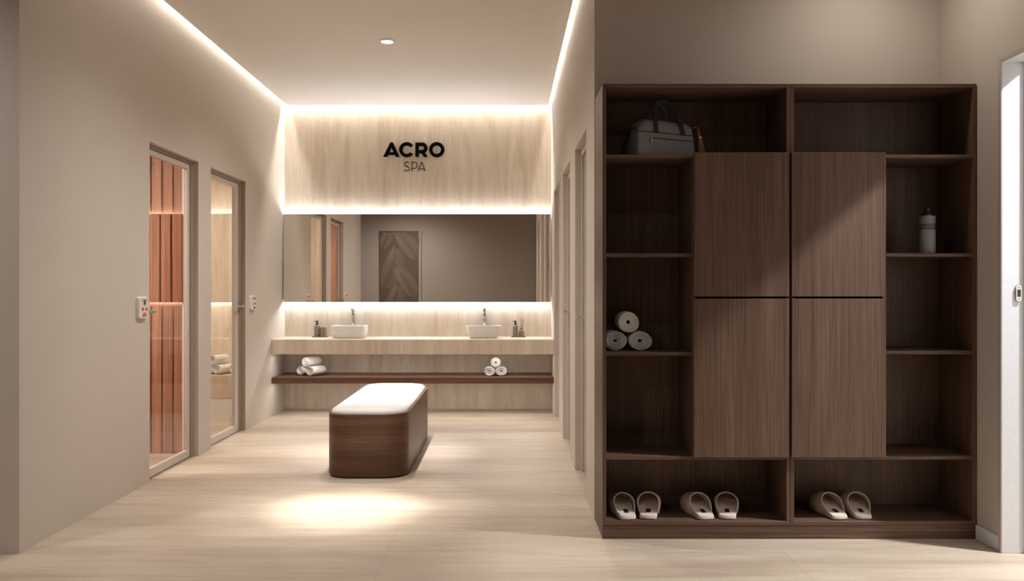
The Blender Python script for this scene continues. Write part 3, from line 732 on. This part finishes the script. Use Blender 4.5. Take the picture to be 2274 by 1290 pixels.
# ---- slippers
def slipper_proto():
    t = thing('slipper', 'x', 'slipper', (0, 0, 0), 0, 'beige slippers on the wardrobe floor')
    L = .262
    def hwid(u):
        pts = [(0, .0), (.015, .029), (.05, .0395), (.12, .043), (.3, .0455), (.5, .0525), (.7, .054), (.85, .049), (.94, .035), (.985, .017), (1, .002)]
        for (a, wa), (b_, wb) in zip(pts, pts[1:]):
            if u <= b_: return wa + (wb - wa) * (u - a) / (b_ - a)
        return 0
    us = [0, .006, .015, .03, .05, .08, .12, .2, .3, .4, .5, .6, .7, .78, .85, .9, .94, .965, .985, 1]
    def outline(sc_, z): return [(sc_ * hwid(u), .5 * L + (u - .5) * L * (sc_ * .5 + .5), z) for u in us] + [(-sc_ * hwid(u), .5 * L + (u - .5) * L * (sc_ * .5 + .5), z) for u in reversed(us[1:-1])]
    wedge = lambda pts: [(x_, y_, z_ + .050 * max(0, y_ / L)) for x_, y_, z_ in pts]
    m_ = MB(); m_.loft([outline(.93, 0), outline(1.0, .003), wedge(outline(1.02, .008)), wedge(outline(1.0, .014))]); obj('sole', m_, M['slip'], t, smooth='all')
    m_ = MB(); m_.loft([wedge(outline(.985, .0142)), wedge(outline(.98, .018)), wedge(outline(.93, .0205))]); ins = obj('insole', m_, M['slip_in'], t, smooth=True)
    m_ = MB(); m_.loft([wedge([(-.011, .040, z_), (.011, .040, z_), (.011, .080, z_), (-.011, .080, z_)]) for z_ in (.0203, .0217)]); obj('label_patch', m_, M['black'], ins)
    rows = []; NP, NV = 28, 14
    for j in range(NV + 1):
        v = j / NV; row = []
        for i in range(NP + 1):
            ph = PI * i / NP; s = math.sin(ph)
            rim = .17 + .32 * s ** .85
            u = rim + (.992 - rim) * (1 - (1 - v) ** 1.35)
            hh = (.110 - .016 * max(0, u - .4) / .3 if u < .7 else .094 - .026 * ((u - .7) / .3) ** 1.4) * (1 - .55 * max(0, (u - .93) / .07) ** 2)
            kk = min(1, max(0, (u - .18) / .25)); kk = kk * kk * (3 - 2 * kk)
            wv = hwid(u) * (.965 + .06 * kk) + .008 * s
            bul = 1 + .30 * math.sin(ph) ** .9 * abs(math.cos(ph)) * 1.3
            row.append((-wv * math.cos(ph) * bul, u * L, ((.013 + .050 * u) * (1 - kk) + .003 * kk) * (1 - s ** .82) + (.004 + hh) * s ** .82))
        rows.append(row)
    m_ = MB(); m_.loft(rows, False, False, closed=False)
    up = obj('upper', m_, M['slip'], t, smooth='all')
    sd = up.modifiers.new('t', 'SOLIDIFY'); sd.thickness = .0055; sd.offset = 0
    bv = up.modifiers.new('b', 'BEVEL'); bv.width = .0022; bv.segments = 3; bv.limit_method = 'ANGLE'; bv.angle_limit = math.radians(50)
    return t
sl = slipper_proto()
SZ0 = .0897
spots = [(.626, 4.188, .11, 'leftmost slipper of the pair by the wardrobe left side, seen slightly from its left'),
         (.725, 4.198, -.18, 'second slipper from the wardrobe left side, toe turned right'),
         (1.022, 4.190, .16, 'slipper leaning left in the middle pair, left of the divider'),
         (1.125, 4.198, -.22, 'right slipper of the middle pair, nearest the centre divider on its left'),
         (1.695, 4.192, .10, 'left slipper of the pair in the right wardrobe unit'),
         (1.815, 4.198, -.10, 'rightmost slipper, in the right wardrobe unit')]
for i, (x, y, a, lab) in enumerate(spots):
    if i == 0: sl.location = (x, y, SZ0); sl.rotation_euler = (0, 0, a); sl['label'] = lab
    else: dup(sl, (x, y, SZ0), a, lab)

# ---- gym bag
ZS = WZ(343)
bag = thing('gym_bag', 'grey leather gym bag with black straps in the upper left wardrobe compartment', 'bag', (.805, 4.338, ZS + .001), math.radians(17))
HL, H = .165, .205
def bag_hw(z):       # half depth at height z
    k = z / H
    return .078 * (1 - .30 * max(0, k - .15) ** 1.4)
def ztop(x): return H - .016 * (x + HL) / (2 * HL)
def bag_ring(x, ins, dz):
    zt = ztop(x) - dz; pts = []
    b0 = .078 - ins
    prof = [(b0 * .93, .0), (b0, .010)] + [((bag_hw(z_ * H) - ins), z_ * zt) for z_ in (.25, .45, .62, .76, .86)] + [((bag_hw(.92 * H) - ins) * .86, .945 * zt), ((bag_hw(H) - ins) * .62, .985 * zt), ((bag_hw(H) - ins) * .3, zt)]
    X_ = lambda z_: x * (1 + .10 * (1 - z_ / H) - (.05 if x < 0 else .0))
    return [(X_(z_), -w_, z_) for w_, z_ in prof] + [(X_(z_), w_, z_) for w_, z_ in reversed(prof)]
m_ = MB(); rings = []
for t_, ins, dz in ((-1, .020, .095), (-.985, .008, .072), (-.955, .002, .054), (-.90, 0, .034), (-.80, 0, .013), (-.68, 0, .003), (-.5, 0, 0), (-.2, 0, .001), (.1, 0, 0), (.4, 0, .001), (.7, 0, .001), (.86, 0, .006), (.94, .002, .015), (.985, .010, .030), (1, .022, .045)):
    rings.append(bag_ring(t_ * HL, ins, dz))
m_.loft(rings); obj('body', m_, M['leather'], bag, smooth='all')
fy = lambda z: -bag_hw(z) - .0012
def edge_loop(t_, ins, dz, out):
    rg = bag_ring(t_ * HL, ins - out, dz); return rg
m_ = MB(); m_.tube([(p_[0] - .001, p_[1], max(p_[2], .003)) for p_ in edge_loop(-.955, .002, .054, .001)], .0024, 8); obj('piping', m_, M['pipe'], bag, smooth=True)
m_ = MB(); m_.tube([(p_[0] + .001, p_[1], max(p_[2], .003)) for p_ in edge_loop(.94, .002, .015, .001)], .0024, 8); obj('piping', m_, M['pipe'], bag, smooth=True)
zz = lambda x: .128 - .010 * (x + HL) / (2 * HL)
m_ = MB(); m_.tube([(x * HL, fy(zz(x * HL)), zz(x * HL)) for x in (-.95, -.5, 0, .5, .94)], .0022, 8); obj('seam', m_, M['pipe'], bag, smooth=True)
zp = lambda x: .098 - .010 * (x + HL) / (2 * HL)
m_ = MB(); m_.tube([(x * HL, fy(zp(x * HL)), zp(x * HL)) for x in (-.48, -.2, .2, .6, .93)], .0026, 8); zpr = obj('pocket_zip', m_, M['pipe'], bag, smooth=True)
m_ = MB(); m_.box(-.5 * HL - .003, -.5 * HL + .003, fy(.08) - .004, fy(.08) - .001, .068, .098); obj('zip_puller', m_, M['steel'], zpr, bevel=.001)
for sgn in (-1, 1):
    pts = []
    for (x, z) in ((-.052, .124), (-.052, .165), (-.050, .195)): pts.append((x, sgn * (bag_hw(z) + .0035), z))
    pts += [(-.049, sgn * .056, .232), (-.044, sgn * .044, .262), (-.030, sgn * .036, .283), (-.008, sgn * .032, .292), (.020, sgn * .032, .292), (.045, sgn * .036, .280), (.062, sgn * .044, .258), (.073, sgn * .056, .228)]
    for (x, z) in ((.085, .190), (.094, .160), (.102, .118)): pts.append((x, sgn * (bag_hw(z) + .0035), z))
    m_ = MB(); rings = []
    n_ = len(pts)
    for i, p_ in enumerate(pts):
        d = (Vector(pts[min(i + 1, n_ - 1)]) - Vector(pts[max(i - 1, 0)])).normalized()
        a_ = d.cross(Vector((0, 1, 0))).normalized() * .011; b2 = Vector((0, .0016, 0))
        v_ = Vector(p_); rings.append([v_ - a_ - b2, v_ + a_ - b2, v_ + a_ + b2, v_ - a_ + b2])
    m_.loft(rings); obj('handle', m_, M['strap'], bag, smooth=True)
# end strap on the left end, tassel on the right end
m_ = MB(); m_.ribbon([(-HL * 1.01, 0, .15), (-HL * 1.12, 0, .10), (-HL * 1.22, 0, .05), (-HL * 1.2, 0, .006)], .022, .003, (0, 1, 0)); obj('end_strap', m_, M['strap'], bag)
m_ = MB(); m_.loft([bag_ring(HL * .99, .016, .036), bag_ring(HL * 1.03, .010, .036), bag_ring(HL * 1.06, .014, .042), bag_ring(HL * 1.07, .024, .055)]); obj('end_panel', m_, M['strap'], bag, smooth=True)
m_ = MB(); m_.ribbon([(HL * 1.04, -.040, .166), (HL * 1.14, -.046, .168), (HL * 1.22, -.046, .160), (HL * 1.26, -.046, .140)], .020, .004, (0, 1, .0)); ts = obj('tassel', m_, M['tassel'], bag)
m_ = MB()
for k in range(13):
    a_ = (k - 6) / 6
    m_.ribbon([(HL * 1.20 + .003 * a_, -.046, .158), (HL * 1.28 + .007 * a_, -.047 + .003 * math.sin(k * 2.1), .115), (HL * 1.33 + .015 * a_, -.048 + .006 * math.sin(k * 2.1), .06), (HL * 1.36 + .024 * a_, -.048 + .009 * math.sin(k * 2.1), .006)], .0056, .003, (.95, .2, .15))
obj('tassel_fringe', m_, M['tassel'], ts)
m_ = MB(); m_.ribbon([(HL * 1.245, -.053, .118), (HL * 1.33, -.053, .114)], .006, .003, (0, 0, 1)); obj('tassel_ring', m_, M['steel'], ts)

# ------------------------------------------------------------------ steam-room bench seen through the second glass door
at = (-3.4, 8.5, 0)
sb = thing('stone_bench', 'pale travertine bench inside the steam room behind the second glass door', 'bench', at)
m_ = MB(); m_.box(-4.39, XL - TL - .002, 8.22, YB - .001, .175, .405); obj('seat_slab', m_, M['stone_c'], sb, bevel=.004, at=at)
m_ = MB(); m_.box(-4.39, XL - TL - .002, 8.224, YB - .001, 0, .174); obj('base', m_, M['white_paint'], sb, at=at)

towel_stack(-2.872, 8.40, .406, -.40, 1.02, ['white rolled towel, lower left of the heap on the steam room bench', 'white rolled towel, lower right of the heap on the steam room bench', 'white rolled towel on top of the heap on the steam room bench'], 'rolled towels in the steam room')
m_ = towel_mesh(9, .055, .052, .17, .2); o = obj('rolled_towel', m_, M['towel'], smooth='all'); o.location = (-2.672, 8.40, .460); o.rotation_euler = (0, 0, -.40)
tag(o, 'white rolled towel lying at the right of the heap on the steam room bench', 'towel', 'rolled towels in the steam room')

# ------------------------------------------------------------------ camera, world, colour
cam = bpy.data.cameras.new('camera'); co = bpy.data.objects.new('camera', cam); C.objects.link(co)
cam.sensor_width = 36; cam.lens = 1850 / 2274 * 36
cam.shift_x = (1137 - 1120) / 2274; cam.shift_y = -(645 - 643) / 2274
cam.clip_start = .02
co.location = (0, 0, 1.25); co.rotation_euler = (PI / 2, 0, 0)
sc.camera = co
wd = bpy.data.worlds.new('world'); sc.world = wd; wd.use_nodes = True
wd.node_tree.nodes['Background'].inputs[0].default_value = (.5, .45, .4, 1); wd.node_tree.nodes['Background'].inputs[1].default_value = .05
vs = sc.view_settings
vs.view_transform = 'Standard'; vs.look = 'None'; vs.exposure = .12; vs.gamma = 1; vs.use_curve_mapping = False
sc.display_settings.display_device = 'sRGB'
cy = sc.cycles
cy.use_denoising = True; cy.denoiser = 'OPENIMAGEDENOISE'
cy.max_bounces = 10; cy.diffuse_bounces = 6; cy.glossy_bounces = 6; cy.transmission_bounces = 6; cy.transparent_max_bounces = 12
cy.caustics_reflective = False; cy.caustics_refractive = False; cy.sample_clamp_indirect = 6
